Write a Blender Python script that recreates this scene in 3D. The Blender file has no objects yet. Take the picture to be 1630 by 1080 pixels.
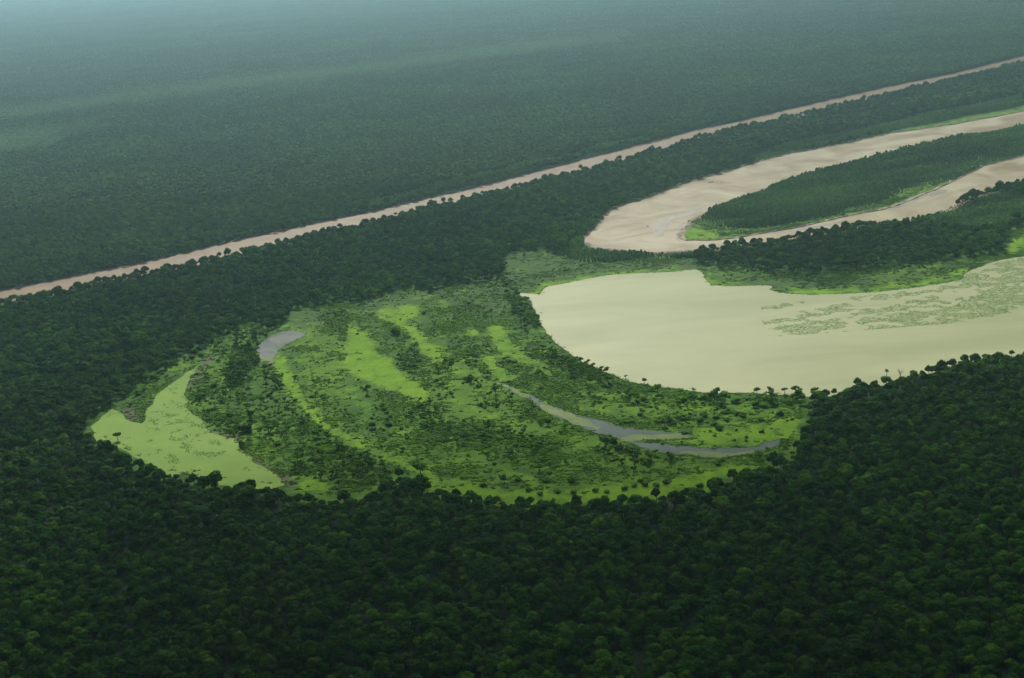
import bpy, bmesh, math, random
import numpy as np
from mathutils import Matrix, Vector, noise
from mathutils.geometry import tessellate_polygon

R = math.radians
random.seed(7)
rng = np.random.default_rng(11)
SC = bpy.context.scene
C = SC.collection

# ------------------------------------------------------------ camera
CAM_H = 400.0
PITCH, ROLL = 16.4, 4.3
F = 50.0 / 36.0 * 1630
cam_d = bpy.data.cameras.new('camera')
cam_d.lens = 50.0
cam_d.sensor_width = 36.0
cam_d.clip_start = 1.0
cam_d.clip_end = 120000.0
cam = bpy.data.objects.new('camera', cam_d)
C.objects.link(cam)
ROT = Matrix.Rotation(R(90 - PITCH), 3, 'X') @ Matrix.Rotation(R(-ROLL), 3, 'Z')
cam.matrix_world = Matrix.Translation((0, 0, CAM_H)) @ ROT.to_4x4()
SC.camera = cam
RM = np.array(ROT)

# ------------------------------------------------------------ light
SUN_EL, SUN_AZ = 41.0, -6.0          # azimuth clockwise from +Y (the way the camera looks)
world = bpy.data.worlds.new('World')
SC.world = world
world.use_nodes = True
wn = world.node_tree
wn.nodes.clear()
sky = wn.nodes.new('ShaderNodeTexSky')
sky.sky_type = 'NISHITA'
sky.sun_disc = False
sky.sun_elevation = R(SUN_EL)
sky.sun_rotation = R(SUN_AZ)
sky.altitude = 200
sky.air_density = 1.0
sky.dust_density = 3.0
bg = wn.nodes.new('ShaderNodeBackground')
bg.inputs['Strength'].default_value = 0.05
wo = wn.nodes.new('ShaderNodeOutputWorld')
wn.links.new(sky.outputs[0], bg.inputs[0])
wn.links.new(bg.outputs[0], wo.inputs[0])
sun_d = bpy.data.lights.new('sun', 'SUN')
sun_d.energy = 5.0
sun_d.angle = R(3.0)
sun_d.color = (1.0, 0.96, 0.90)
sun = bpy.data.objects.new('sun', sun_d)
C.objects.link(sun)
sd = Vector((math.sin(R(SUN_AZ)) * math.cos(R(SUN_EL)), math.cos(R(SUN_AZ)) * math.cos(R(SUN_EL)), math.sin(R(SUN_EL))))
sun.rotation_euler = sd.to_track_quat('Z', 'Y').to_euler()
sun.location = (0, 0, 900)
SC.view_settings.view_transform = 'Standard'
SC.view_settings.look = 'None'
SC.view_settings.exposure = 0.0
SC.view_settings.gamma = 1.0
SC.cycles.max_bounces = 7
SC.cycles.diffuse_bounces = 2
SC.cycles.glossy_bounces = 2
SC.cycles.transmission_bounces = 2
SC.cycles.volume_bounces = 4
SC.cycles.use_denoising = True

# ------------------------------------------------------------ pixel <-> ground
def unproj(px, py, z=0.0):
    px = np.asarray(px, float); py = np.asarray(py, float)
    d = np.stack([(px - 815) / F, -(py - 540) / F, -np.ones_like(px)], -1) @ RM.T
    t = (z - CAM_H) / d[..., 2]
    return d[..., 0] * t, d[..., 1] * t

def proj(x, y, z):
    v = np.stack([x, y, np.broadcast_to(np.asarray(z, float) - CAM_H, np.shape(x))], -1) @ RM
    w = -v[..., 2]
    w = np.where(w < 1, 1, w)
    return 815 + v[..., 0] / w * F, 540 - v[..., 1] / w * F

MG = 760
GW, GH = 1630 + 2 * MG, 1080 + 2 * MG
def raster(polys):
    out = np.zeros((GH, GW), bool)
    for poly in polys:
        P = np.array([(p[0], p[1]) for p in poly], float) + MG
        x0, y0 = P[:, 0], P[:, 1]
        x1, y1 = np.roll(x0, -1), np.roll(y0, -1)
        for r in range(max(0, int(y0.min())), min(GH - 1, int(y0.max()) + 1) + 1):
            yy = r + 0.5
            m = (y0 <= yy) != (y1 <= yy)
            if not m.any():
                continue
            xs = np.sort(x0[m] + (yy - y0[m]) / (y1[m] - y0[m]) * (x1[m] - x0[m]))
            for a, b in zip(xs[::2], xs[1::2]):
                ia, ib = max(0, int(round(a))), min(GW, int(round(b)))
                if ib > ia:
                    out[r, ia:ib] = True
    return out

def blur(a, k):
    a = a.astype(float)
    for ax in (0, 1):
        for _ in range(2):
            c = np.cumsum(np.concatenate([np.zeros_like(a.take([0], ax)), np.pad(a, [(k, k) if i == ax else (0, 0) for i in (0, 1)], mode='edge')], ax), ax)
            n = a.shape[ax]
            a = (c.take(range(2 * k + 1, n + 2 * k + 1), ax) - c.take(range(0, n), ax)) / (2 * k + 1)
    return a

def look(arr, px, py):
    ix = np.clip(np.round(px + MG).astype(int), 0, GW - 1)
    iy = np.clip(np.round(py + MG).astype(int), 0, GH - 1)
    return arr[iy, ix]

# ------------------------------------------------------------ outlines (pixels of the photograph, dropped on the ground)
# a third value is the height of the trees that hide the shore in front of the water there
O = 7.5
CHANNEL = [(-740, 636), (-240, 520), (0, 464), (98, 446), (196, 426), (295, 404), (393, 380), (490, 360), (589, 339), (700, 313), (800, 289.6), (830, 281), (928, 255),
           (1026, 230), (1125, 204), (1174, 195), (1247, 177), (1321, 160), (1419, 138), (1517, 118), (1630, 90), (1870, 44), (2370, -51),
           (2370, -49, O), (1870, 47, O), (1630, 96, O), (1517, 124, O), (1419, 146, O), (1321, 169, O), (1262, 183, O), (1198, 196, O), (1169, 201, O), (1105, 220, O), (1046, 236, O),
           (1002, 248, O), (948, 263, O), (879, 279, O), (830, 293, O), (800, 300, O), (687, 324, O), (589, 350, O), (471, 375, O), (393, 393, O),
           (304, 416, O), (226, 431, O), (147, 447, O), (69, 464, O), (0, 474, O), (-240, 532, O), (-740, 650, O)]
RIVER = [(2370, 42), (1870, 134), (1630, 178), (1517, 199), (1419, 213), (1350, 228), (1262, 245), (1203, 260), (1144, 277), (1085, 294), (1036, 314),
         (997, 326), (967, 339), (953, 356), (940, 371), (928, 383), (953, 391, 3), (992, 394, 4), (1041, 398, 4), (1070, 396, 4), (1100, 394, 4), (1124, 394, 4), (1150, 388, 7),
         (1203, 380, O), (1247, 376, O), (1311, 362, O), (1370, 352, O), (1419, 350, O), (1460, 344, O), (1507, 327, O), (1537, 308, O), (1576, 298, O),
         (1630, 283, O), (1870, 222, O), (2370, 98, O), (2370, 84), (1870, 196), (1630, 249), (1566, 265), (1517, 290), (1458, 317), (1409, 334), (1345, 346), (1272, 363),
         (1174, 380), (1134, 384), (1090, 384), (1080, 380), (1080, 372), (1093, 358), (1103, 346, 2), (1124, 335, 4), (1144, 324, 5), (1198, 302, 5), (1247, 285, 5),
         (1321, 263, 6), (1419, 240, 6), (1517, 216, 6), (1630, 194, 6), (1870, 148, 6), (2370, 55, 6)]
LAKE = [(825, 467), (847, 468), (860, 469), (864, 461), (873, 456), (894, 453), (915, 448), (937, 444), (974, 438), (1023, 435), (1072, 433), (1109, 429), (1118, 435),
        (1121, 443), (1126, 449), (1133, 455), (1182, 456), (1219, 455), (1231, 456), (1226, 462), (1239, 466), (1256, 468), (1333, 469), (1394, 466), (1443, 460),
        (1485, 454), (1531, 445), (1542, 432), (1568, 422), (1595, 414), (1630, 409), (1870, 385), (2370, 330), (2370, 410, O), (1870, 500, O), (1630, 552, O), (1602, 557, O), (1571, 563, O),
        (1531, 569, O), (1485, 581, O), (1434, 596, O), (1406, 601, O), (1369, 606, O), (1348, 615, O), (1300, 622, O), (1283, 626, 4), (1195, 626), (1138, 627),
        (1108, 624), (1074, 619), (1040, 615), (1006, 609), (979, 599), (952, 587), (922, 572), (898, 557), (889, 550), (878, 537), (867, 524), (859, 508),
        (851, 494), (847, 482), (834, 474)]
DUCKPOND = [(144, 681), (160, 666), (179, 650), (191, 656), (201, 669), (226, 675), (231, 669), (235, 650), (248, 631), (262, 619), (276, 609), (295, 594), (311, 585),
            (302, 606), (294, 625), (298, 647), (317, 666), (342, 691), (377, 700), (383, 716), (402, 735), (431, 751), (453, 767, 3), (427, 769, 6),
            (377, 766, 7), (333, 757, 7), (302, 747, 5), (289, 742, 5), (276, 750, 7), (242, 742, 7), (210, 714, 7), (182, 699, 7), (147, 689, 7)]
POND = [(409, 565), (415, 549), (431, 535), (446, 529), (462, 526), (478, 530), (490, 532), (476, 539), (462, 546), (443, 557), (435, 570), (434, 581), (426, 578), (412, 572)]
STREAM = [(794, 609), (817, 618), (848, 631), (861, 638), (885, 648), (919, 661), (959, 670), (986, 680), (1020, 685), (1054, 687), (1080, 690), (1108, 695), (1087, 699),
          (1037, 700), (1010, 703), (1044, 707), (1074, 710), (1114, 714), (1155, 715), (1189, 714), (1222, 705), (1243, 701), (1239, 709), (1205, 719), (1172, 726),
          (1121, 729), (1081, 724), (1040, 719), (1013, 709), (983, 699), (952, 692), (925, 680), (898, 668), (871, 658), (858, 648), (844, 637), (817, 624), (794, 612)]
MEADOW = [(805, 404), (833, 400), (865, 398), (905, 412), (930, 419), (990, 417), (1030, 412), (1105, 412), (1120, 424), (1160, 420), (1220, 432), (1290, 435), (1330, 430),
          (1400, 426), (1480, 417), (1530, 410), (1600, 403), (1610, 390), (1603, 378), (1622, 362), (1640, 352), (1870, 315), (2370, 250), (2370, 330), (1870, 385), (1630, 409), (1595, 414), (1568, 422),
          (1542, 436), (1533, 450), (1485, 458), (1443, 464), (1394, 470), (1333, 473), (1256, 470), (1226, 466), (1130, 460), (1110, 440), (1070, 440), (974, 445), (900, 460),
          (860, 480), (870, 520), (900, 553), (930, 572), (980, 596), (1040, 612), (1110, 622), (1195, 623), (1284, 624), (1281, 650), (1273, 682), (1255, 715), (1235, 735), (1200, 747), (1130, 766),
          (1080, 777), (1010, 786), (950, 795), (880, 797), (820, 795), (770, 784), (735, 781), (700, 778), (680, 765), (640, 752), (610, 760), (590, 782), (560, 789), (522, 789), (475, 783), (446, 771), (374, 767),
          (317, 759), (273, 752), (239, 742), (205, 716), (180, 702), (144, 690), (143, 672), (175, 648), (204, 629), (222, 606), (262, 590), (285, 570), (325, 552), (350, 540), (382, 515),
          (405, 514), (425, 528), (452, 516), (462, 499), (480, 490), (520, 486), (545, 482), (590, 480), (620, 466), (655, 458), (685, 466), (715, 455), (770, 448), (798, 438), (812, 420)]
SPIT = [(1082, 386), (1079, 375), (1095, 354), (1104, 345), (1112, 350), (1118, 356), (1140, 363), (1203, 365), (1260, 357), (1321, 346), (1380, 329), (1419, 316), (1470, 296), (1515, 283),
        (1458, 317), (1409, 334), (1345, 347), (1272, 364), (1174, 381), (1134, 385)]
FARBANK = [(1870, 122), (1630, 169), (1560, 184), (1480, 199), (1419, 210), (1419, 213), (1517, 199), (1630, 178), (1870, 134)]
CH_GRASS = [(590, 338), (700, 309), (800, 286), (900, 259), (935, 250), (928, 256), (830, 282), (700, 314)]
LIME = [
    [(556, 516), (565, 511), (575, 524), (593, 544), (604, 565), (624, 576), (640, 596), (674, 612), (668, 622), (645, 629), (611, 620), (586, 607), (557, 596), (549, 576), (549, 544)],
    [(588, 495), (624, 493), (653, 487), (671, 495), (661, 506), (645, 513), (666, 524), (681, 544), (700, 560), (707, 577), (687, 577), (671, 560), (656, 539), (645, 524), (614, 511), (596, 503)],
    [(770, 521), (795, 518), (808, 531), (819, 555), (840, 565), (873, 586), (847, 583), (811, 570), (793, 557), (780, 537)],
    [(768, 572), (777, 590), (798, 609), (822, 605), (800, 586), (778, 562)],
    [(735, 522), (754, 519), (760, 537), (745, 534)],
    [(696, 477), (710, 477), (717, 488), (702, 490)],
    [(434, 562), (453, 571), (468, 600), (484, 637), (519, 675), (566, 700), (622, 728), (700, 758), (760, 775), (700, 766), (630, 742), (598, 726), (557, 707), (503, 674), (472, 637), (442, 597), (432, 578)],
    [(655, 744), (700, 756), (780, 776), (880, 784), (1000, 773), (1100, 757), (1190, 738), (1215, 748), (1130, 780), (1010, 802), (880, 813), (790, 808), (700, 790), (650, 765)],
    [(475, 781), (480, 765), (500, 762), (528, 775), (524, 788)],
    [(986, 679), (1054, 685), (1110, 683), (1189, 680), (1249, 672), (1275, 668), (1264, 699), (1245, 700), (1189, 712), (1114, 712), (1050, 704), (1100, 697), (1108, 692), (1060, 687)],
    [(640, 612), (672, 618), (690, 632), (675, 640), (640, 630)],
    [(1085, 384), (1082, 374), (1096, 356), (1120, 366), (1150, 376), (1203, 374), (1260, 364), (1345, 344), (1420, 325), (1500, 293), (1458, 317), (1409, 334), (1272, 363), (1174, 380)],
    [(1240, 467), (1262, 460), (1333, 460), (1400, 456), (1443, 452), (1500, 440), (1535, 425), (1545, 431), (1531, 446), (1443, 462), (1333, 470)],
    [(1118, 434), (1126, 440), (1140, 450), (1200, 450), (1190, 457), (1130, 456)],
    [(840, 462), (870, 452), (900, 447), (1000, 434), (1100, 428), (1105, 431), (900, 455), (862, 470)],
    [(1600, 405), (1612, 385), (1640, 365), (1700, 350), (1700, 390), (1630, 402)],
    [(1419, 214), (1517, 194), (1630, 172), (1870, 126), (1870, 138), (1630, 182), (1517, 202)],
]
MID = [  # medium green grass
    [(434, 600), (470, 590), (500, 640), (560, 690), (640, 700), (780, 735), (900, 755), (1100, 735), (1250, 700), (1290, 690), (1260, 750), (1130, 790), (1010, 812), (880, 820), (760, 812), (640, 790), (560, 805), (450, 790), (520, 740), (470, 660)],
    [(700, 560), (790, 560), (860, 640), (980, 700), (1100, 735), (1240, 715), (1180, 750), (900, 780), (700, 740), (620, 680), (640, 600)],
    [(790, 555), (880, 560), (1000, 620), (1120, 640), (1280, 640), (1270, 690), (1100, 695), (980, 670), (850, 620)],
    [(480, 500), (540, 490), (560, 505), (545, 620), (520, 640), (470, 560)],
    [(1120, 425), (1300, 440), (1480, 425), (1540, 415), (1480, 445), (1300, 455), (1180, 452)],
    [(1590, 400), (1620, 360), (1870, 315), (1870, 385), (1630, 409)],
    [(300, 600), (330, 640), (400, 660), (480, 730), (470, 780), (420, 740), (320, 670)],
    [(320, 560), (385, 520), (400, 560), (340, 600), (310, 600)],
    [(1080, 386), (1096, 350), (1130, 362), (1203, 368), (1345, 342), (1500, 285), (1480, 320), (1345, 350), (1174, 382)],
]
OLIVE = [
    [(800, 400), (880, 395), (1000, 418), (1105, 412), (1130, 440), (1000, 432), (890, 448), (850, 462), (790, 455), (640, 462), (560, 490), (600, 480)],
    [(1130, 435), (1300, 448), (1480, 435), (1540, 422), (1500, 445), (1300, 462), (1160, 458)],
    [(600, 470), (780, 455), (840, 470), (860, 520), (800, 510), (700, 480), (560, 500)],
    [(450, 500), (560, 490), (540, 520), (480, 530)],
]
MUD = [
    [(302, 600), (314, 590), (339, 562), (345, 565), (325, 590), (312, 612), (302, 625)],
    [(298, 647), (306, 650), (324, 672), (346, 688), (384, 697), (396, 712), (415, 735), (445, 752), (476, 768), (470, 780), (450, 770), (405, 740), (380, 716), (342, 692)],
    [(193, 650), (205, 648), (222, 664), (221, 673), (202, 669)],
    [(288, 737), (305, 744), (330, 757), (318, 762), (290, 752), (280, 748)],
    [(596, 498), (612, 499), (614, 508), (604, 509)],
    [(632, 494), (646, 493), (644, 501), (634, 502)],
    [(671, 564), (686, 566), (690, 571), (678, 574)],
    [(774, 524), (781, 530), (790, 541), (783, 539), (774, 530)],
    [(772, 518), (786, 506), (791, 505), (778, 515)],
    [(1104, 353), (1114, 360), (1112, 364), (1104, 361)],
    [(1106, 364), (1118, 366), (1131, 374), (1122, 378), (1110, 374)],
    [(1165, 377), (1192, 373), (1192, 376), (1168, 379)],
]
WILLOW = [
    [(905, 386), (930, 382), (1000, 385), (1120, 395), (1108, 420), (1000, 425), (905, 425)],
    [(1095, 350), (1124, 334), (1198, 300), (1419, 236), (1630, 188), (1870, 140), (1870, 200), (1630, 252), (1500, 295), (1345, 350), (1203, 372), (1120, 368)],
    [(1450, 352), (1560, 318), (1600, 310), (1640, 318), (1640, 352), (1560, 372), (1480, 362)],
    [(1200, 250), (1262, 230), (1419, 195), (1630, 150), (1630, 178), (1419, 213), (1262, 245), (1203, 262)],
    [(589, 335), (700, 309), (830, 275), (930, 250), (1026, 226), (1026, 218), (930, 241), (800, 273), (589, 324)],
]
CLEAR_FAR = [
    [(-240, 215), (0, 172), (160, 150), (407, 118), (640, 92), (820, 68), (1000, 50), (1000, 66), (800, 92), (600, 118), (407, 142), (200, 165), (0, 195), (-240, 240)],
    [(-240, 240), (0, 206), (172, 194), (182, 202), (100, 214), (110, 228), (60, 240), (0, 246), (-240, 280)],
]
DENS = [  # shrub cover inside the marsh, per 100 m2
    (0.7, [(355, 575), (400, 560), (440, 590), (455, 620), (440, 640), (400, 625), (360, 615)], 1.5),
    (0.5, [(330, 620), (440, 600), (500, 680), (560, 715), (640, 745), (600, 780), (540, 770), (470, 740), (400, 690), (330, 660)], 0.95),
    (0.35, [(300, 610), (420, 520), (450, 590), (470, 640), (520, 690), (600, 730), (560, 790), (470, 760), (320, 680)], 1.0),
    (0.30, [(440, 520), (560, 490), (548, 560), (560, 610), (640, 640), (620, 700), (520, 660), (470, 590)], 0.75),
    (0.6, [(600, 515), (640, 525), (680, 580), (760, 560), (780, 600), (820, 640), (760, 660), (690, 620), (630, 580), (605, 560)], 0.85),
    (0.4, [(680, 500), (760, 470), (800, 520), (780, 570), (700, 560)], 0.7),
    (0.4, [(640, 640), (800, 630), (880, 670), (940, 700), (1020, 730), (940, 760), (760, 730), (640, 700)], 0.85),
    (0.7, [(810, 680), (880, 690), (890, 730), (840, 740), (800, 720)], 1.4),
    (0.75, [(940, 698), (1000, 715), (1060, 735), (1050, 745), (980, 735), (940, 715)], 1.4),
    (0.3, [(900, 690), (1050, 730), (1130, 738), (1180, 735), (1130, 750), (1000, 750), (880, 730)], 0.8),
    (0.6, [(800, 430), (840, 480), (860, 520), (900, 570), (1000, 610), (990, 620), (880, 580), (830, 520), (790, 460)], 1.1),
    (0.25, [(860, 560), (1000, 620), (1280, 640), (1270, 670), (1100, 680), (950, 650), (850, 600)], 0.9),
    (0.55, [(1070, 635), (1280, 625), (1280, 655), (1150, 655), (1090, 670)], 1.35),
    (0.20, [(420, 510), (800, 440), (870, 560), (1280, 630), (1240, 720), (1000, 780), (700, 760), (480, 700)], 0.6),
    (0.5, [(470, 495), (560, 485), (600, 490), (560, 500), (480, 525)], 0.9),
    (0.35, [(1130, 415), (1300, 430), (1500, 410), (1500, 425), (1300, 447), (1150, 435)], 1.0),
    (0.6, [(205, 620), (300, 565), (380, 510), (430, 520), (410, 550), (330, 560), (240, 620), (210, 645)], 1.0),
    (0.7, [(640, 745), (720, 765), (700, 780), (600, 785)], 1.4),
]
R_OPEN = raster([MEADOW, LAKE, CHANNEL, RIVER, SPIT, FARBANK, DUCKPOND])
R_WATER = raster([LAKE, CHANNEL, RIVER, DUCKPOND, POND, STREAM])
R_WIL = raster(WILLOW)
R_CLEAR = blur(raster(CLEAR_FAR), 7)

# ------------------------------------------------------------ helpers
def tag(o, label=None, cat=None, group=None, kind=None):
    if label: o['label'] = label
    if cat: o['category'] = cat
    if group: o['group'] = group
    if kind: o['kind'] = kind
    return o

def mesh_obj(name, verts, faces, m, parent=None, smooth=False, link=True):
    me = bpy.data.meshes.new(name)
    me.from_pydata([tuple(v) for v in verts], [], [tuple(f) for f in faces])
    me.validate()
    me.materials.append(m)
    if smooth:
        me.polygons.foreach_set('use_smooth', [True] * len(me.polygons))
    me.update()
    o = bpy.data.objects.new(name, me)
    if link:
        C.objects.link(o)
    if parent:
        o.parent = parent
    return o

def empty(name, loc, rz=0.0, s=1.0):
    o = bpy.data.objects.new(name, None)
    C.objects.link(o)
    o.location = loc
    o.rotation_euler = (0, 0, rz)
    o.scale = (s, s, s)
    o.empty_display_size = 0.5
    return o

def material(name):
    m = bpy.data.materials.new(name)
    m.use_nodes = True
    nt = m.node_tree
    nt.nodes.clear()
    out = nt.nodes.new('ShaderNodeOutputMaterial')
    return m, nt, out

class NT:
    def __init__(s, nt):
        s.nt = nt
    def n(s, t, **k):
        nd = s.nt.nodes.new(t)
        for a, b in k.items():
            setattr(nd, a, b)
        return nd
    def l(s, a, b):
        s.nt.links.new(a, b)
    def pos(s, scale=(1, 1, 1)):
        g = s.n('ShaderNodeNewGeometry')
        mp = s.n('ShaderNodeMapping')
        mp.inputs['Scale'].default_value = scale
        s.l(g.outputs['Position'], mp.inputs['Vector'])
        return mp.outputs[0]
    def noise(s, vec, scale, detail=4, rough=0.55, dist=0.0):
        nd = s.n('ShaderNodeTexNoise')
        nd.inputs['Scale'].default_value = scale
        nd.inputs['Detail'].default_value = detail
        nd.inputs['Roughness'].default_value = rough
        nd.inputs['Distortion'].default_value = dist
        s.l(vec, nd.inputs['Vector'])
        return nd.outputs['Fac']
    def math(s, op, a, b=None, c=None):
        nd = s.n('ShaderNodeMath', operation=op)
        for i, v in enumerate((a, b, c)):
            if v is None: continue
            if isinstance(v, (int, float)): nd.inputs[i].default_value = v
            else: s.l(v, nd.inputs[i])
        return nd.outputs[0]
    def ramp(s, fac, stops, interp='LINEAR'):
        nd = s.n('ShaderNodeValToRGB')
        cr = nd.color_ramp
        cr.interpolation = interp
        while len(cr.elements) < len(stops):
            cr.elements.new(0.5)
        for e, (p, c) in zip(cr.elements, stops):
            e.position = p
            e.color = (*c, 1) if len(c) == 3 else c
        s.l(fac, nd.inputs[0])
        return nd.outputs[0]
    def step(s, v, a, b):
        nd = s.n('ShaderNodeMapRange', interpolation_type='SMOOTHSTEP')
        nd.inputs['From Min'].default_value = a
        nd.inputs['From Max'].default_value = b
        s.l(v, nd.inputs['Value'])
        return nd.outputs[0]
    def mix(s, f, a, b, mode='MIX'):
        nd = s.n('ShaderNodeMix', data_type='RGBA', blend_type=mode)
        if isinstance(f, (int, float)): nd.inputs[0].default_value = f
        else: s.l(f, nd.inputs[0])
        for i, v in ((6, a), (7, b)):
            if isinstance(v, tuple): nd.inputs[i].default_value = (*v, 1)
            else: s.l(v, nd.inputs[i])
        return nd.outputs[2]
    def attr(s, name, kind='GEOMETRY'):
        nd = s.n('ShaderNodeAttribute', attribute_type=kind)
        nd.attribute_name = name
        return nd.outputs['Fac']
    def princ(s, col, rough=0.8, spec=0.3, bump=None, bs=0.5, bd=0.3):
        p = s.n('ShaderNodeBsdfPrincipled')
        if isinstance(col, tuple): p.inputs['Base Color'].default_value = (*col, 1)
        else: s.l(col, p.inputs['Base Color'])
        if isinstance(rough, (int, float)): p.inputs['Roughness'].default_value = rough
        else: s.l(rough, p.inputs['Roughness'])
        p.inputs['Specular IOR Level'].default_value = spec
        if bump is not None:
            b = s.n('ShaderNodeBump')
            b.inputs['Strength'].default_value = bs
            b.inputs['Distance'].default_value = bd
            s.l(bump, b.inputs['Height'])
            s.l(b.outputs[0], p.inputs['Normal'])
        return p.outputs[0]

# ------------------------------------------------------------ materials
def foliage(name, stops, k=1.0, trans=0.32):
    m, nt, out = material(name)
    N = NT(nt)
    oi = N.n('ShaderNodeObjectInfo')
    t = N.math('FRACT', N.math('ADD', N.attr('tint'), oi.outputs['Random']))
    stops = [(p, tuple(k * v for v in c)) for p, c in stops]
    col = N.ramp(t, stops)
    P = N.pos()
    big = N.noise(P, 0.0045, 3)
    fine = N.noise(P, 0.9, 2)
    big2 = N.noise(P, 0.0013, 5, 0.6)
    vr = N.math('MULTIPLY', N.math('MULTIPLY_ADD', N.step(big, 0.3, 0.7), 0.55, 0.75), N.math('MULTIPLY_ADD', N.step(big2, 0.35, 0.65), 0.5, 0.8))
    cv = N.n('ShaderNodeCombineColor')
    N.l(N.math('MULTIPLY', vr, 1.02), cv.inputs[0]); N.l(vr, cv.inputs[1]); N.l(N.math('MULTIPLY', vr, 0.95), cv.inputs[2])
    col = N.mix(1.0, col, cv.outputs[0], 'MULTIPLY')
    f2 = N.math('MULTIPLY_ADD', fine, 0.7, 0.65)
    cb = N.n('ShaderNodeCombineColor')
    for i in range(3): N.l(f2, cb.inputs[i])
    col = N.mix(1.0, col, cb.outputs[0], 'MULTIPLY')
    light = N.attr('light', 'INSTANCER')
    col = N.mix(light, col, (0.10 * k, 0.20 * k, 0.06 * k))
    d = N.princ(col, 0.8, 0.04)
    tr = N.n('ShaderNodeBsdfTranslucent')
    N.l(col, tr.inputs[0])
    mx = N.n('ShaderNodeMixShader')
    mx.inputs[0].default_value = trans
    N.l(d, mx.inputs[1]); N.l(tr.outputs[0], mx.inputs[2])
    N.l(mx.outputs[0], out.inputs[0])
    return m

FOREST_STOPS = [(0.0, (0.013, 0.044, 0.006)), (0.25, (0.023, 0.068, 0.007)), (0.5, (0.018, 0.058, 0.009)), (0.7, (0.034, 0.088, 0.009)), (0.86, (0.042, 0.104, 0.010)),
                (0.95, (0.062, 0.145, 0.008)), (1.0, (0.013, 0.044, 0.007))]
M_leaf = foliage('forest_leaves', FOREST_STOPS, 1.5)
M_willow = foliage('willow_leaves', [(0.0, (0.045, 0.100, 0.026)), (0.5, (0.060, 0.125, 0.032)), (0.8, (0.08, 0.15, 0.04)), (1.0, (0.05, 0.11, 0.030))], 2.2, 0.4)
M_reed = foliage('reed_leaves', [(0.0, (0.045, 0.115, 0.008)), (0.5, (0.070, 0.165, 0.009)), (0.8, (0.11, 0.235, 0.010)), (1.0, (0.045, 0.11, 0.01))], 1.0, 0.4)
M_shrub = foliage('shrub_leaves', [(0.0, (0.032, 0.085, 0.008)), (0.5, (0.054, 0.130, 0.009)), (0.85, (0.085, 0.19, 0.010)), (1.0, (0.032, 0.08, 0.01))], 1.3, 0.4)

m, nt, out = material('bark'); N = NT(nt)
M_bark = m
N.l(N.princ(N.ramp(N.noise(N.pos(), 3.0), [(0.3, (0.06, 0.045, 0.035)), (0.7, (0.13, 0.10, 0.08))]), 0.9, 0.1), out.inputs[0])
m, nt, out = material('pale_wood'); N = NT(nt)
M_pale = m
N.l(N.princ(N.ramp(N.noise(N.pos(), 2.0), [(0.3, (0.35, 0.32, 0.28)), (0.7, (0.55, 0.52, 0.46))]), 0.8, 0.1), out.inputs[0])
m, nt, out = material('dark_wood'); N = NT(nt)
M_dark = m
N.l(N.princ(N.ramp(N.noise(N.pos(), 2.0), [(0.3, (0.05, 0.04, 0.03)), (0.7, (0.10, 0.08, 0.06))]), 0.8, 0.1), out.inputs[0])

m, nt, out = material('forest_floor'); N = NT(nt)
M_floor = m
P = N.pos()
col = N.ramp(N.noise(P, 0.02, 6, 0.65), [(0.35, (0.014, 0.024, 0.012)), (0.65, (0.024, 0.040, 0.018))])
N.l(N.princ(col, 0.95, 0.1), out.inputs[0])

m, nt, out = material('savanna_grass'); N = NT(nt)
M_savanna = m
P = N.pos()
col = N.ramp(N.noise(P, 0.015, 6, 0.65), [(0.35, (0.06, 0.11, 0.04)), (0.65, (0.10, 0.17, 0.06))])
N.l(N.princ(col, 0.95, 0.1), out.inputs[0])

m, nt, out = material('marsh_grass'); N = NT(nt)
M_marsh = m
P = N.pos()
n1 = N.noise(P, 0.010, 5, 0.6)
n2 = N.noise(P, 0.05, 6, 0.72, 0.6)
n3 = N.noise(P, 0.30, 5, 0.75)
nn0 = N.math('ADD', N.math('MULTIPLY', n2, 0.6), N.math('MULTIPLY', n3, 0.4))
nn = N.math('SUBTRACT', nn0, N.math('MULTIPLY', N.attr('ridge'), 0.03))
col = N.ramp(nn, [(0.40, (0.018, 0.056, 0.004)), (0.5, (0.032, 0.092, 0.005)), (0.60, (0.060, 0.145, 0.006))])
mid = N.step(N.math('ADD', N.attr('mid'), N.math('MULTIPLY_ADD', nn, 4.0, -2.0)), 0.15, 0.95)
col = N.mix(mid, col, N.ramp(nn, [(0.42, (0.030, 0.088, 0.004)), (0.58, (0.085, 0.180, 0.005))]))
ol = N.step(N.math('ADD', N.attr('olive'), N.math('MULTIPLY_ADD', nn, 1.2, -0.6)), 0.35, 0.75)
col = N.mix(ol, col, N.ramp(nn, [(0.38, (0.026, 0.062, 0.010)), (0.6, (0.052, 0.106, 0.015))]))
mud = N.step(N.math('ADD', N.attr('mud'), N.math('MULTIPLY_ADD', nn, 1.2, -0.6)), 0.35, 0.65)
col = N.mix(mud, col, N.ramp(nn, [(0.4, (0.050, 0.058, 0.030)), (0.6, (0.11, 0.105, 0.062))]))
lime = N.step(N.math('ADD', N.attr('lime'), N.math('MULTIPLY_ADD', nn, 5.0, -2.5)), 0.12, 0.95)
col = N.mix(lime, col, N.ramp(nn, [(0.40, (0.070, 0.165, 0.004)), (0.60, (0.145, 0.275, 0.005))]))
N.l(N.princ(col, 0.9, 0.1, n3, 0.6, 0.6), out.inputs[0])

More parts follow.
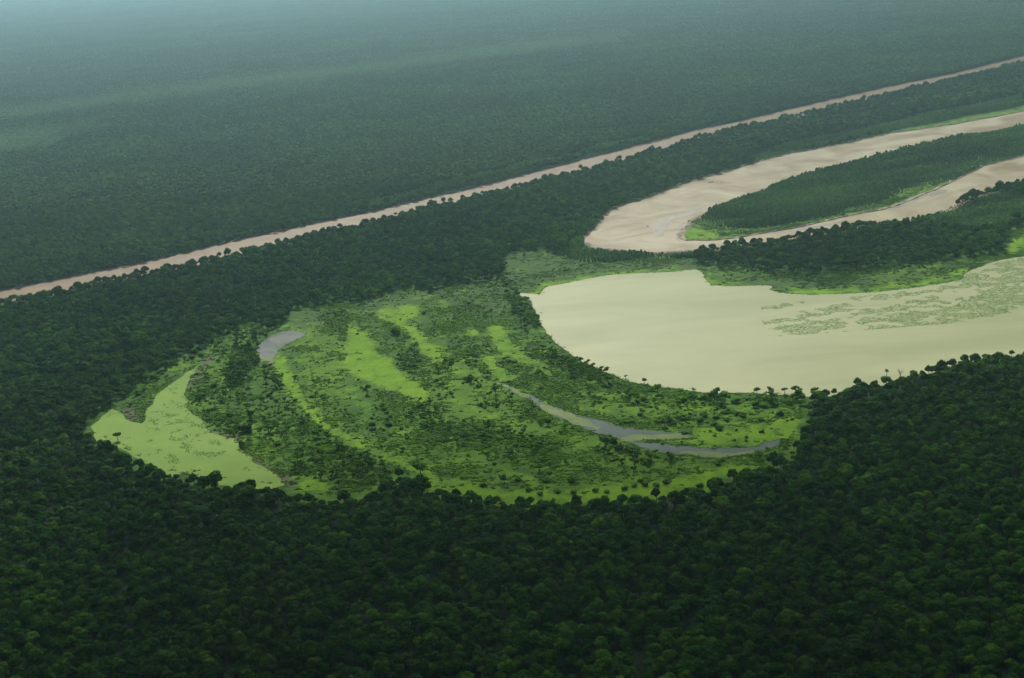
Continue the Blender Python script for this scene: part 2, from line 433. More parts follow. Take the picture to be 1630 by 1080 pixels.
def water(name, lo, hi, scale, rough=0.25, bump=0.15, stretch=(1, 1, 1), spec=0.07):
    m, nt, out = material(name); N = NT(nt)
    P = N.pos(stretch)
    n = N.noise(P, scale, 6, 0.6, 1.2)
    col = N.ramp(n, [(0.35, lo), (0.65, hi)])
    w = N.noise(N.pos((1, 1.6, 1)), 0.35, 4, 0.6)
    N.l(N.princ(col, rough, spec, w, bump, 0.25), out.inputs[0])
    return m
M_lake = water('lake_water', (0.26, 0.285, 0.14), (0.335, 0.35, 0.185), 0.006, 0.45, 0.2, (0.6, 2.0, 1))
M_river = water('river_water', (0.22, 0.165, 0.085), (0.39, 0.35, 0.225), 0.012, 0.45, 0.15)
M_channel = water('channel_water', (0.15, 0.098, 0.045), (0.225, 0.160, 0.085), 0.02, 0.5, 0.15)
M_pond = water('pond_water', (0.05, 0.065, 0.045), (0.11, 0.125, 0.095), 0.03, 0.25, 0.1, spec=0.08)
M_stream = water('stream_water', (0.035, 0.06, 0.045), (0.06, 0.09, 0.065), 0.04, 0.25, 0.1, spec=0.08)

m, nt, out = material('duckweed_cover'); N = NT(nt)
M_duck = m
P = N.pos()
a = N.noise(P, 0.02, 5, 0.6, 0.5)
b = N.noise(P, 0.35, 4, 0.7)
col = N.ramp(a, [(0.3, (0.095, 0.19, 0.005)), (0.55, (0.122, 0.225, 0.010)), (0.75, (0.155, 0.245, 0.018))])
spk = N.math('MULTIPLY', N.step(b, 0.60, 0.68), N.step(N.noise(P, 0.012, 3), 0.48, 0.6))
col = N.mix(spk, col, (0.06, 0.10, 0.03))
N.l(N.princ(col, 0.8, 0.2, b, 0.3, 0.2), out.inputs[0])

m, nt, out = material('stream_duckweed'); N = NT(nt)
M_duck2 = m
P = N.pos()
col = N.ramp(N.noise(P, 0.1, 5, 0.6, 0.5), [(0.3, (0.075, 0.12, 0.025)), (0.7, (0.125, 0.18, 0.045))])
N.l(N.princ(col, 0.8, 0.2), out.inputs[0])

m, nt, out = material('wet_mud'); N = NT(nt)
M_mud = m
P = N.pos()
col = N.ramp(N.noise(P, 0.06, 6, 0.65, 1.0), [(0.35, (0.11, 0.10, 0.065)), (0.6, (0.22, 0.19, 0.125))])
N.l(N.princ(col, 0.6, 0.3), out.inputs[0])
m, nt, out = material('bank_sand'); N = NT(nt)
M_bank = m
P = N.pos()
col = N.ramp(N.noise(P, 0.05, 6, 0.65), [(0.35, (0.14, 0.13, 0.08)), (0.6, (0.34, 0.27, 0.20))])
N.l(N.princ(col, 0.85, 0.1), out.inputs[0])
m, nt, out = material('floating_leaves'); N = NT(nt)
M_float = m
P = N.pos()
col = N.ramp(N.noise(P, 0.08, 5, 0.65), [(0.35, (0.045, 0.115, 0.012)), (0.65, (0.12, 0.22, 0.03))])
N.l(N.princ(col, 0.85, 0.15), out.inputs[0])

# ------------------------------------------------------------ ground, marsh and water
G = 60000
me_v = [(-G, -4000, -0.5), (G, -4000, -0.5), (G, G, -0.5), (-G, G, -0.5)]
tag(mesh_obj('ground', me_v, [(0, 1, 2, 3)], M_floor), 'dark forest floor of the plain reaching to the horizon', kind='structure')

def outline(px, seed=0, rough=0.05, levels=4, zo=0.0):
    P = []
    for p in px:
        x, y = unproj(p[0], p[1], p[2] if len(p) > 2 else zo)
        P.append((float(x), float(y)))
    r = random.Random(seed)
    for lv in range(levels):
        Q = []
        for i in range(len(P)):
            a, b = P[i], P[(i + 1) % len(P)]
            Q.append(a)
            L = math.dist(a, b)
            if L > 5 and L < 3000:
                d = (r.random() - 0.5) * 2 * rough * min(L, 60)
                Q.append(((a[0] + b[0]) / 2 - (b[1] - a[1]) / L * d, (a[1] + b[1]) / 2 + (b[0] - a[0]) / L * d))
        P = Q
    return P

def sheet(name, px, z, m, seed=0, rough=0.05, levels=4, dome=0.0):
    P = outline(px, seed, rough, levels)
    vs = [Vector((x, y, z)) for x, y in P]
    tris = tessellate_polygon([vs])
    o = mesh_obj(name, vs, tris, m)
    bm = bmesh.new(); bm.from_mesh(o.data)
    bmesh.ops.recalc_face_normals(bm, faces=bm.faces)
    if sum(f.normal.z for f in bm.faces) < 0:
        bmesh.ops.reverse_faces(bm, faces=bm.faces)
    bm.to_mesh(o.data); bm.free()
    return o, P

def bank(name, P, m, h=1.4, w=3.0, seed=1):
    n = len(P)
    area = sum(P[i][0] * P[(i + 1) % n][1] - P[(i + 1) % n][0] * P[i][1] for i in range(n))
    sg = 1 if area > 0 else -1
    r = random.Random(seed)
    V, Fc = [], []
    for i in range(n):
        a, b = P[i - 1], P[(i + 1) % n]
        dx, dy = b[0] - a[0], b[1] - a[1]
        L = math.hypot(dx, dy) or 1
        nx, ny = dy / L * sg, -dx / L * sg
        hh = h * r.uniform(0.5, 1.2); ww = w * r.uniform(0.6, 1.4)
        x, y = P[i]
        V += [(x - nx * 0.6, y - ny * 0.6, 0.05), (x + nx * ww * 0.5, y + ny * ww * 0.5, hh), (x + nx * ww * 1.6, y + ny * ww * 1.6, hh * 0.8), (x + nx * ww * 4, y + ny * ww * 4, -0.55)]
    for i in range(n):
        j = (i + 1) % n
        for k in range(3):
            Fc.append((i * 4 + k, j * 4 + k, j * 4 + k + 1, i * 4 + k + 1))
    return mesh_obj(name, V, Fc, m)

lake, PL = sheet('lake', LAKE, 0.20, M_lake, 3, 0.07, 5)
tag(lake, 'broad pale cream muddy oxbow lake', kind='structure')
river, PR = sheet('river', RIVER, 0.20, M_river, 5, 0.04, 4)
tag(river, 'pale brown river making a hairpin bend around the wooded spit', kind='structure')
chan, PC = sheet('river_channel', CHANNEL, 0.20, M_channel, 8, 0.03, 3)
tag(chan, 'narrow straight brown river channel crossing the far forest', kind='structure')
tag(bank('river_bank', PR, M_bank, 1.6, 2.0), 'low eroded sandy bank along the river bend', kind='structure')
tag(bank('river_bank', PC, M_bank, 1.2, 1.5), 'low bank along the straight channel', kind='structure')
pond, PP = sheet('pond', POND, 0.20, M_pond, 2, 0.08, 4)
tag(pond, 'small grey pond at the forest edge', kind='structure')
strm, PS = sheet('stream', STREAM, 0.20, M_stream, 4, 0.10, 4)
tag(strm, 'narrow grey blue backwater curving through the marsh', kind='structure')
dpond, PD = sheet('duckweed', DUCKPOND, 0.24, M_duck, 9, 0.07, 4)
tag(dpond, 'yellow green duckweed covering the curved pond on the left', 'duckweed', kind='stuff')
for i, pl in enumerate([
        [(790, 608), (817, 618), (843, 630), (843, 637), (817, 625), (790, 612)],
        [(861, 640), (880, 647), (905, 657), (925, 666), (940, 672), (958, 681), (950, 685), (925, 678), (898, 668), (874, 659), (862, 650)],
        [(983, 697), (1010, 692), (1054, 691), (1080, 690), (1108, 695), (1087, 699), (1037, 700), (1012, 704), (1000, 706)],
        [(1081, 723), (1085, 719), (1130, 720), (1150, 722), (1185, 720), (1200, 717), (1200, 720), (1172, 726), (1121, 729)],
        [(412, 571), (436, 569), (434, 582), (426, 579)]]):
    o, _ = sheet('stream_duckweed', pl, 0.25, M_duck2, 30 + i, 0.16, 4)
    tag(o, ['thin duckweed film at the upper end of the marsh backwater', 'duckweed film along the lower bank of the marsh backwater', 'duckweed tongue between the two arms of the marsh backwater',
            'duckweed film in the lower arm of the marsh backwater', 'duckweed film at the tail of the small grey pond'][i], 'duckweed', kind='stuff')
for i, pl in enumerate([
        [(1037, 363), (1047, 353), (1062, 346), (1082, 342), (1091, 337), (1111, 330), (1127, 327), (1116, 334), (1101, 343), (1079, 348), (1064, 358), (1057, 375), (1047, 379), (1041, 370)],
        [(1080, 360), (1089, 354), (1101, 352), (1096, 358), (1086, 364)],
        [(1075, 378), (1080, 370), (1098, 353), (1103, 352), (1088, 372), (1088, 386), (1080, 385)],
        [(1400, 336), (1440, 321), (1470, 308), (1478, 310), (1455, 322), (1420, 334)],
        [(1478, 311), (1490, 304), (1508, 302), (1503, 308), (1484, 314)],
        [(1205, 374), (1240, 369), (1290, 361), (1345, 350), (1350, 352), (1300, 363), (1240, 372)]]):
    o, _ = sheet('sandbar', pl, 0.32, M_mud, 50 + i, 0.08, 4)
    tag(o, kind='structure')
for i, pl in enumerate(CLEAR_FAR):
    o, _ = sheet('savanna', pl, -0.3, M_savanna, 60 + i, 0.03, 2)
    tag(o, 'paler savanna clearing in the far forest', kind='structure')

LKP = np.array(PL)[::6]
def shore(x, y):
    d = np.full(len(x), 1e9)
    for a_ in range(0, len(x), 20000):
        q = (x[a_:a_ + 20000, None] - LKP[None, :, 0]) ** 2 + (y[a_:a_ + 20000, None] - LKP[None, :, 1]) ** 2
        d[a_:a_ + 20000] = np.sqrt(q.min(1))
    return d
LKC = LKP.mean(0)
def ridge(x, y):
    """-1..1, ridges and swales left by the wandering river, parallel to the lake shore"""
    d = shore(x, y); an = np.arctan2(y - LKC[1], x - LKC[0])
    return np.array([1.5 * noise.noise(Vector((dd * 0.022, 1.7 * aa, 0.5))) + 0.5 * noise.noise(Vector((dd * 0.06, 4.0 * aa, 3.5))) for dd, aa in zip(d, an)])

# marsh sheet: a world grid whose cells know which kind of grass grows there
def grid_sheet(name, x0, x1, dx, y0, y1, dy, z, keep_poly):
    xs = np.arange(x0, x1, dx); ys = np.arange(y0, y1, dy)
    X, Y = np.meshgrid(xs, ys)
    px, py = proj(X, Y, np.zeros_like(X))
    keep = look(keep_poly, px, py) & (px > -MG + 2) & (px < 1630 + MG - 2) & (py > -MG + 2) & (py < 1080 + MG - 2)
    nx = len(xs)
    idx = np.arange(X.size).reshape(X.shape)
    cell = keep[:-1, :-1] | keep[1:, :-1] | keep[:-1, 1:] | keep[1:, 1:]
    q = np.stack([idx[:-1, :-1][cell], idx[:-1, 1:][cell], idx[1:, 1:][cell], idx[1:, :-1][cell]], -1)
    used, inv = np.unique(q, return_inverse=True)
    q = inv.reshape(q.shape)
    Xu, Yu = X.ravel()[used], Y.ravel()[used]
    V = np.stack([Xu, Yu, np.full_like(Xu, z)], -1)
    me = bpy.data.meshes.new(name)
    me.vertices.add(len(V)); me.vertices.foreach_set('co', V.ravel())
    me.loops.add(q.size); me.loops.foreach_set('vertex_index', q.ravel().astype(np.int32))
    me.polygons.add(len(q)); me.polygons.foreach_set('loop_start', np.arange(0, q.size, 4, dtype=np.int32))
    me.update(calc_edges=True)
    me.materials.append(M_marsh)
    ux, uy = px.ravel()[used], py.ravel()[used]
    for nm, polys, k in (('lime', LIME, 5), ('mid', MID, 9), ('olive', OLIVE, 7), ('mud', MUD, 2)):
        a = me.attributes.new(nm, 'FLOAT', 'POINT')
        a.data.foreach_set('value', look(blur(raster(polys), k), ux, uy).astype(np.float32))
    a = me.attributes.new('ridge', 'FLOAT', 'POINT')
    a.data.foreach_set('value', ridge(Xu, Yu).astype(np.float32))
    o = bpy.data.objects.new(name, me)
    C.objects.link(o)
    return o
keepm = blur(raster([MEADOW, LAKE, DUCKPOND, SPIT, FARBANK, RIVER]), 9) > 0.02
tag(grid_sheet('marsh', -720, 1500, 3.0, 780, 3700, 5.0, 0.0, keepm), 'green marsh and grassland with lime green swales', kind='structure')

# ------------------------------------------------------------ trees
ICO = {}
def ico(sub):
    if sub not in ICO:
        bm = bmesh.new(); bmesh.ops.create_icosphere(bm, subdivisions=sub, radius=1)
        bm.verts.ensure_lookup_table()
        ICO[sub] = (np.array([v.co[:] for v in bm.verts]), np.array([[v.index for v in f.verts] for f in bm.faces]))
        bm.free()
    return ICO[sub]

def blob(c, r, sub, amp, freq, seed):
    V, Fc = ico(sub)
    out = np.empty_like(V)
    off = Vector((seed * 7.3, seed * 3.1, seed * 1.7))
    for i, v in enumerate(V):
        vv = Vector(v)
        k = 1 + amp * noise.noise(vv * freq + off) + amp * 0.6 * noise.noise(vv * freq * 2.7 + off)
        out[i] = v * k
    out = out * np.array(r) + np.array(c)
    return out, Fc

def leaves(cs, rs, n, size, rr):
    V, Fc = [], []
    for i in range(n):
        j = rr.randrange(len(cs))
        d = Vector((rr.gauss(0, 1), rr.gauss(0, 1), rr.gauss(0.35, 0.9))).normalized()
        p = Vector(cs[j]) + Vector([d[k] * rs[j][k] for k in range(3)]) * rr.uniform(0.9, 1.18)
        u = Vector((rr.gauss(0, 1), rr.gauss(0, 1), rr.gauss(0, 1))).normalized()
        w = u.cross(d).normalized() if abs(u.dot(d)) < 0.98 else Vector((1, 0, 0))
        s = size * rr.uniform(0.6, 1.4)
        b = len(V)
        for a, c2 in ((-1, -0.6), (1, -0.6), (0.8, 0.7), (-0.9, 0.6)):
            V.append(p + u * a * s + w * c2 * s)
        Fc.append((b, b + 1, b + 2, b + 3))
    return V, Fc

def join(parts):
    V, Fc = [], []
    for v, f in parts:
        b = len(V)
        V.extend([tuple(x) for x in v]); Fc.extend([tuple(int(q) + b for q in x) for x in f])
    return V, Fc

def limb(a, b, r0, r1, seg=6):
    a, b = Vector(a), Vector(b)
    d = (b - a).normalized()
    u = d.orthogonal().normalized(); w = d.cross(u)
    V = []
    for p, r in ((a, r0), (b, r1)):
        for i in range(seg):
            t = 2 * math.pi * i / seg
            V.append(p + (u * math.cos(t) + w * math.sin(t)) * r)
    Fc = [(i, (i + 1) % seg, seg + (i + 1) % seg, seg + i) for i in range(seg)]
    Fc.append(tuple(range(seg, 2 * seg)))
    return V, Fc

def crown_geo(kind, seed, nleaf=420, sub=2):
    """crown and trunk of one tree at its real size, metres"""
    rr = random.Random(seed)
    cs, rs, limbs = [], [], []
    if kind == 'forest':
        H = rr.uniform(8.0, 11.5); W = rr.uniform(3.0, 4.6)
        n = rr.randint(7, 10)
        for i in range(n):
            t = 2 * math.pi * i / n * 1.9 + rr.uniform(-.4, .4)
            q = math.sqrt((i + 0.5) / n) * 0.72
            r = W * rr.uniform(0.36, 0.56)
            cs.append((math.cos(t) * W * q, math.sin(t) * W * q, H - 1.6 - (q ** 2) * 3.6 + rr.uniform(-.7, .7)))
            rs.append((r, r, r * rr.uniform(0.6, 0.85)))
        limbs.append(((0, 0, -0.6), (0.2, 0.1, H * 0.55), 0.32, 0.2))
        for i in range(0, n, 2):
            limbs.append(((0.2, 0.1, H * 0.5), cs[i], 0.15, 0.06))
        size = 0.42
    elif kind == 'umbrella':
        H = 7.5; W = 3.6
        for i in range(8):
            t = i * 0.8; q = 0.1 if i == 0 else 0.62
            cs.append((math.cos(t) * W * q, math.sin(t) * W * q, H - 1.2 - q * 0.7)); rs.append((1.5, 1.5, 0.75))
        limbs.append(((0, 0, -0.6), (0, 0, H - 2.2), 0.28, 0.18))
        for i in range(1, 8): limbs.append(((0, 0, H - 3.0), cs[i], 0.12, 0.05))
        size = 0.3
    elif kind == 'willow':
        H = rr.uniform(5.5, 7.5); W = rr.uniform(1.7, 2.4)
        for i in range(6):
            z = H * (0.25 + 0.125 * i); q = W * (0.95 - 0.07 * i)
            t = rr.uniform(0, 6.28)
            cs.append((math.cos(t) * W * 0.3, math.sin(t) * W * 0.3, z)); rs.append((q * 0.75, q * 0.75, q * 0.95))
        limbs.append(((0, 0, -0.6), (0, 0, H * 0.8), 0.14, 0.05))
        size = 0.3
    elif kind == 'shrub':
        W = rr.uniform(1.7, 2.4)
        n = rr.randint(4, 7)
        for i in range(n):
            t = 2 * math.pi * i / n + rr.uniform(-.5, .5); q = rr.uniform(0.25, 0.75)
            r = W * rr.uniform(0.38, 0.58)
            cs.append((math.cos(t) * W * q, math.sin(t) * W * q, W * rr.uniform(0.45, 0.95))); rs.append((r, r, r * 0.8))
            limbs.append(((math.cos(t) * 0.1, math.sin(t) * 0.1, -0.4), cs[-1], 0.09, 0.04))
        size = 0.26
    elif kind == 'open_tree':
        H = rr.uniform(6.5, 9.0); W = rr.uniform(2.2, 3.2)
        n = rr.randint(5, 8)
        for i in range(n):
            t = 2 * math.pi * i / n * 1.9 + rr.uniform(-.4, .4); q = math.sqrt((i + .4) / n) * 0.85
            r = W * rr.uniform(0.32, 0.48)
            cs.append((math.cos(t) * W * q, math.sin(t) * W * q, H - 1.2 - rr.uniform(0, 2.6))); rs.append((r, r, r * 0.75))
        limbs.append(((0, 0, -0.6), (0.1, 0, H * 0.5), 0.25, 0.16))
        for c in cs: limbs.append(((0.1, 0, H * 0.45), c, 0.12, 0.05))
        size = 0.32
    parts = [blob(c, r, sub, 0.45, 1.7, seed + i * 0.37) for i, (c, r) in enumerate(zip(cs, rs))]
    cr = join(parts + [leaves(cs, rs, nleaf, size, rr)])
    tk = join([limb(*l) for l in limbs])
    return cr, tk

SRC = {}
def source_coll(name):
    SRC[name] = bpy.data.collections.new(name)
    return SRC[name]

TREES = {}
for kind, nv, mat, nl in (('forest', 8, M_leaf, 480), ('willow', 4, M_willow, 160), ('shrub', 5, M_shrub, 160), ('open_tree', 5, M_shrub, 260)):
    TREES[kind] = []
    col = source_coll(kind + '_kinds')
    for i in range(nv):
        (cv, cf), (tv, tf) = crown_geo(kind, 100 + i * 13 + len(kind), nl)
        co = mesh_obj('crown', cv, cf, mat, link=False)
        to = mesh_obj('trunk', tv, tf, M_bark, link=False)
        TREES[kind].append((co.data, to.data))
        # joined copy used by the mass objects
        V = list(cv) + list(tv); nb = len(cv)
        me = bpy.data.meshes.new(kind)
        me.from_pydata([tuple(v) for v in V], [], [tuple(f) for f in cf] + [tuple(q + nb for q in f) for f in tf])
        me.materials.append(mat); me.materials.append(M_bark)
        me.polygons.foreach_set('material_index', [0] * len(cf) + [1] * len(tf))
        o = bpy.data.objects.new('%s_kind_%02d' % (kind, i), me)
        col.objects.link(o)

# stands of forest for the far distance, 60 m square, each tree of its own tint
TILE = 60.0
stand_coll = source_coll('forest_stands')
for i in range(6):
    rr = random.Random(900 + i)
    VV, FF, TT = [], [], []
    nb = 0
    n = 8
    for a in range(n):
        for b in range(n):
            if rr.random() < 0.04: continue
            x = (a + rr.uniform(0.1, 0.9)) * TILE / n - TILE / 2
            y = (b + rr.uniform(0.1, 0.9)) * TILE / n - TILE / 2
            H = rr.uniform(6.5, 11.5); W = rr.uniform(2.6, 4.8)
            tint = rr.random()
            for q in range(3):
                t = rr.uniform(0, 6.28)
                r = W * rr.uniform(0.5, 0.8)
                v, f = blob((x + math.cos(t) * W * 0.4, y + math.sin(t) * W * 0.4, H - r * 0.8 - rr.uniform(0, 1.6)), (r, r, r * 0.8), 1, 0.6, 1.9, rr.uniform(0, 90))
                VV.append(v); FF.append(f + nb); nb += len(v); TT += [tint] * len(v)
    V = np.concatenate(VV); Fc = np.concatenate(FF)
    me = bpy.data.meshes.new('forest_stand')
    me.vertices.add(len(V)); me.vertices.foreach_set('co', V.ravel())
    me.loops.add(Fc.size); me.loops.foreach_set('vertex_index', Fc.ravel().astype(np.int32))
    me.polygons.add(len(Fc)); me.polygons.foreach_set('loop_start', np.arange(0, Fc.size, 3, dtype=np.int32))
    me.update(calc_edges=True)
    me.materials.append(M_leaf)
    at = me.attributes.new('tint', 'FLOAT', 'POINT'); at.data.foreach_set('value', np.array(TT, np.float32))
    o = bpy.data.objects.new('forest_stand_%02d' % i, me)
    stand_coll.objects.link(o)

def scatter_group(colls):
    """geometry nodes: point attribute src picks the collection, idx the object in it"""
    g = bpy.data.node_groups.new('scatter', 'GeometryNodeTree')
    g.interface.new_socket('Geometry', in_out='INPUT', socket_type='NodeSocketGeometry')
    g.interface.new_socket('Geometry', in_out='OUTPUT', socket_type='NodeSocketGeometry')
    gi = g.nodes.new('NodeGroupInput'); go = g.nodes.new('NodeGroupOutput')
    jn = g.nodes.new('GeometryNodeJoinGeometry')
    def na(nm, t):
        n = g.nodes.new('GeometryNodeInputNamedAttribute'); n.data_type = t; n.inputs['Name'].default_value = nm
        return n.outputs['Attribute']
    src = na('src', 'INT'); idx = na('idx', 'INT'); rot = na('rot', 'FLOAT_VECTOR'); scl = na('scl', 'FLOAT_VECTOR')
    for k, c in enumerate(colls):
        ci = g.nodes.new('GeometryNodeCollectionInfo')
        ci.inputs['Collection'].default_value = c
        ci.inputs['Separate Children'].default_value = True
        ci.inputs['Reset Children'].default_value = True
        cmp = g.nodes.new('FunctionNodeCompare'); cmp.data_type = 'INT'; cmp.operation = 'EQUAL'
        g.links.new(src, cmp.inputs[2]); cmp.inputs[3].default_value = k
        ip = g.nodes.new('GeometryNodeInstanceOnPoints')
        ip.inputs['Pick Instance'].default_value = True
        g.links.new(gi.outputs[0], ip.inputs['Points'])
        g.links.new(cmp.outputs[0], ip.inputs['Selection'])
        g.links.new(ci.outputs[0], ip.inputs['Instance'])
        g.links.new(idx, ip.inputs['Instance Index'])
        g.links.new(rot, ip.inputs['Rotation'])
        g.links.new(scl, ip.inputs['Scale'])
        g.links.new(ip.outputs[0], jn.inputs[0])
    g.links.new(jn.outputs[0], go.inputs[0])
    return g

def scatter(name, colls, P, src, idx, rot, scl, light, label, cat):
    me = bpy.data.meshes.new(name)
    n = len(P)
    me.vertices.add(n); me.vertices.foreach_set('co', np.asarray(P, np.float32).ravel())
    for nm, t, v, f in (('src', 'INT', src, 'value'), ('idx', 'INT', idx, 'value'), ('light', 'FLOAT', light, 'value'),
                        ('rot', 'FLOAT_VECTOR', rot, 'vector'), ('scl', 'FLOAT_VECTOR', scl, 'vector')):
        a = me.attributes.new(nm, t, 'POINT')
        a.data.foreach_set(f, np.asarray(v, np.int32 if t == 'INT' else np.float32).ravel())
    o = bpy.data.objects.new(name, me)
    C.objects.link(o)
    md = o.modifiers.new('scatter', 'NODES')
    md.node_group = scatter_group(colls)
    tag(o, label, cat, kind='stuff')
    print('scatter', name, n)
    return o

def open_at(x, y, h):
    px, py = proj(x, y, np.zeros_like(x))
    tx, ty = proj(x, y, h)
    mx_, my_ = proj(x, y, h * 0.5)
    ax, ay = proj(x - 3, y, h * 0.9); bx, by = proj(x + 3, y, h * 0.9)
    return look(R_OPEN, px, py) | look(R_OPEN, tx, ty) | look(R_OPEN, mx_, my_) | look(R_OPEN, ax, ay) | look(R_OPEN, bx, by)

def in_view(x, y, mx=650, my=420):
    px, py = proj(x, y, np.zeros_like(x))
    return (px > -mx) & (px < 1630 + mx) & (py < 1080 + my) & (y > 100), px, py

NEAR = 2300.0
def jgrid(x0, x1, y0, y1, s):
    xs = np.arange(x0, x1, s); ys = np.arange(y0, y1, s)
    X, Y = np.meshgrid(xs, ys)
    X = X + rng.uniform(-0.42, 0.42, X.shape) * s; Y = Y + rng.uniform(-0.42, 0.42, Y.shape) * s
    return X.ravel(), Y.ravel()

# single trees near, and wherever a far stand would overlap open ground
X, Y = jgrid(-2100, 2100, 400, NEAR, 6.1)
v, px, py = in_view(X, Y)
X, Y = X[v], Y[v]
cell_x, cell_y = [], []
tx = np.arange(-9600, 9600, TILE) + TILE / 2
ty = np.arange(NEAR, 17000, TILE) + TILE / 2
TX, TY = np.meshgrid(tx, ty); TX, TY = TX.ravel(), TY.ravel()
v, px, py = in_view(TX, TY, 650, 200); TX, TY = TX[v], TY[v]
bad = np.zeros(len(TX), bool)
zone = np.zeros(len(TX), bool)
for dx in np.linspace(-32, 32, 9):
    for dy in np.linspace(-36, 36, 9):
        bad |= open_at(TX + dx, TY + dy, 9.0)
        p2, q2 = proj(TX + dx, TY + dy, np.zeros_like(TX)); zone |= look(R_WIL, p2, q2)
sing = (bad | zone) & (TY < 8000)
drop = bad & ~sing
for x, y in zip(TX[sing], TY[sing]):
    a, b = jgrid(x - 30, x + 29, y - 30, y + 29, 6.3)
    X = np.concatenate([X, a]); Y = np.concatenate([Y, b])
TX, TY = TX[~sing & ~drop], TY[~sing & ~drop]
jx = X + rng.uniform(-3, 3, X.shape)
hh = rng.uniform(6.5, 11.0, X.shape)
ok = ~open_at(jx, Y, hh)
X, Y = jx[ok], Y[ok]
px, py = proj(X, Y, np.zeros_like(X))
wil = look(R_WIL, px, py)
DIST = np.hypot(X, Y)

# willows: denser
XW, YW = jgrid(-300, 2600, 1500, 4200, 3.6)
v, wx, wy = in_view(XW, YW)
w = v & look(R_WIL, wx, wy)
XW, YW = XW[w], YW[w]
w = ~open_at(XW, YW, np.full_like(XW, 6.5))
XW, YW = XW[w], YW[w]
X, Y = X[~wil], Y[~wil]; DIST = DIST[~wil]
keep = rng.random(len(X)) > 0.03
X, Y, DIST = X[keep], Y[keep], DIST[keep]

# the 300 nearest forest trees in the picture are things of their own
px, py = proj(X, Y, np.full_like(X, 7.0))
vis = (px > -8) & (px < 1638) & (py < 1084)
slant = np.sqrt(X ** 2 + Y ** 2 + CAM_H ** 2)
order = np.argsort(np.where(vis, slant, 1e9))[:300]
single = np.zeros(len(X), bool); single[order] = True
n = len(X)
s = rng.uniform(0.62, 1.12, n)
s = np.where(rng.random(n) < 0.05, s * 1.28, s); s = np.where(rng.random(n) < 0.12, s * 0.7, s)
hz = s * rng.uniform(0.72, 1.2, n)
rz = rng.uniform(0, 6.283, n)
vi = rng.integers(0, 8, n)
nz = rng.random(n)

def make_tree(name, kind, i, crown_name='crown', trunk_name='trunk'):
    r = empty(name, (0, 0, 0))
    a = bpy.data.objects.new(crown_name, TREES[kind][i][0]); C.objects.link(a); a.parent = r
    b = bpy.data.objects.new(trunk_name, TREES[kind][i][1]); C.objects.link(b); b.parent = r
    return r
def copy_tree(o):
    c = o.copy(); C.objects.link(c)
    for ch in list(o.children):
        d = ch.copy(); C.objects.link(d); d.parent = c
    return c
protos = {}
def place(kind, name, i, x, y, rz_, sc, label, cat, group=None, z=0.0, part='crown'):
    key = (kind, name, i)
    if key not in protos:
        protos[key] = make_tree(name, kind, i, part, 'trunk' if part == 'crown' else 'stem'); o = protos[key]
    else:
        o = copy_tree(protos[key])
        if 'group' in o: del o['group']
    o.location = (float(x), float(y), z); o.rotation_euler = (0, 0, float(rz_)); o.scale = sc
    tag(o, label, cat, group)
    return o

ORD = ['leftmost', 'second', 'third', 'fourth', 'fifth', 'sixth', 'seventh', 'eighth', 'ninth', 'tenth', 'eleventh', 'twelfth']
def label_all(items):
    """items: (object, picture x, phrase). Things that share a phrase are told apart by their order from the left."""
    d = {}
    for o, x_, ph in items:
        d.setdefault(ph, []).append((x_, o))
    for ph, L in d.items():
        L.sort(key=lambda t: t[0])
        for k, (x_, o) in enumerate(L):
            if len(L) == 1: o['label'] = ph
            elif k == 0: o['label'] = ph + ', leftmost'
            elif k == len(L) - 1: o['label'] = ph + ', rightmost'
            else: o['label'] = ph + ', %s from left' % (ORD[k] if k < 12 else '%dth' % (k + 1))
BANDX = ['in the bottom left corner', 'below the duckweed tip', 'below the duckweed end', 'below the wooded belt', 'just left of bottom centre',
         'just right of bottom centre', 'below the lime rim', 'below the backwater end', 'near the bottom right corner', 'in the bottom right corner']
items = []
for j in order:
    p, _q = float(px[j]), float(py[j])
    size = 'broad' if s[j] > 1.02 else 'small' if s[j] < 0.85 else 'medium'
    row = 'at the bottom edge' if _q > 1062 else 'just above the bottom edge' if _q > 1040 else 'above the bottom edge'
    o = place('forest', 'forest_tree', int(vi[j]), X[j], Y[j], rz[j], (float(s[j]), float(s[j]), float(hz[j])), 'x', 'tree', 'nearest trees of the forest', -0.4)
    items.append((o, p, '%s dark tree %s %s' % (size, row, BANDX[max(0, min(9, int(p / 163)))])))
label_all(items)

m_ = ~single
# trees north of the straight channel get paler leaf colour, painting in the brighter distance
chx = np.array([p[0] for p in CHANNEL[:22]], float); chy = np.array([p[1] for p in CHANNEL[:22]], float)
_a, _b = unproj(chx, chy)
_o = np.argsort(_a)
def north(x, y): return y > np.interp(x, _a[_o], _b[_o])
L1 = np.where(north(X, Y), 0.20, 0.0)[m_]
P1 = np.stack([X[m_], Y[m_], np.full(m_.sum(), -0.4)], -1)
S1 = np.stack([s[m_], s[m_], hz[m_]], -1)
R1 = np.stack([np.zeros(m_.sum()), np.zeros(m_.sum()), rz[m_]], -1)
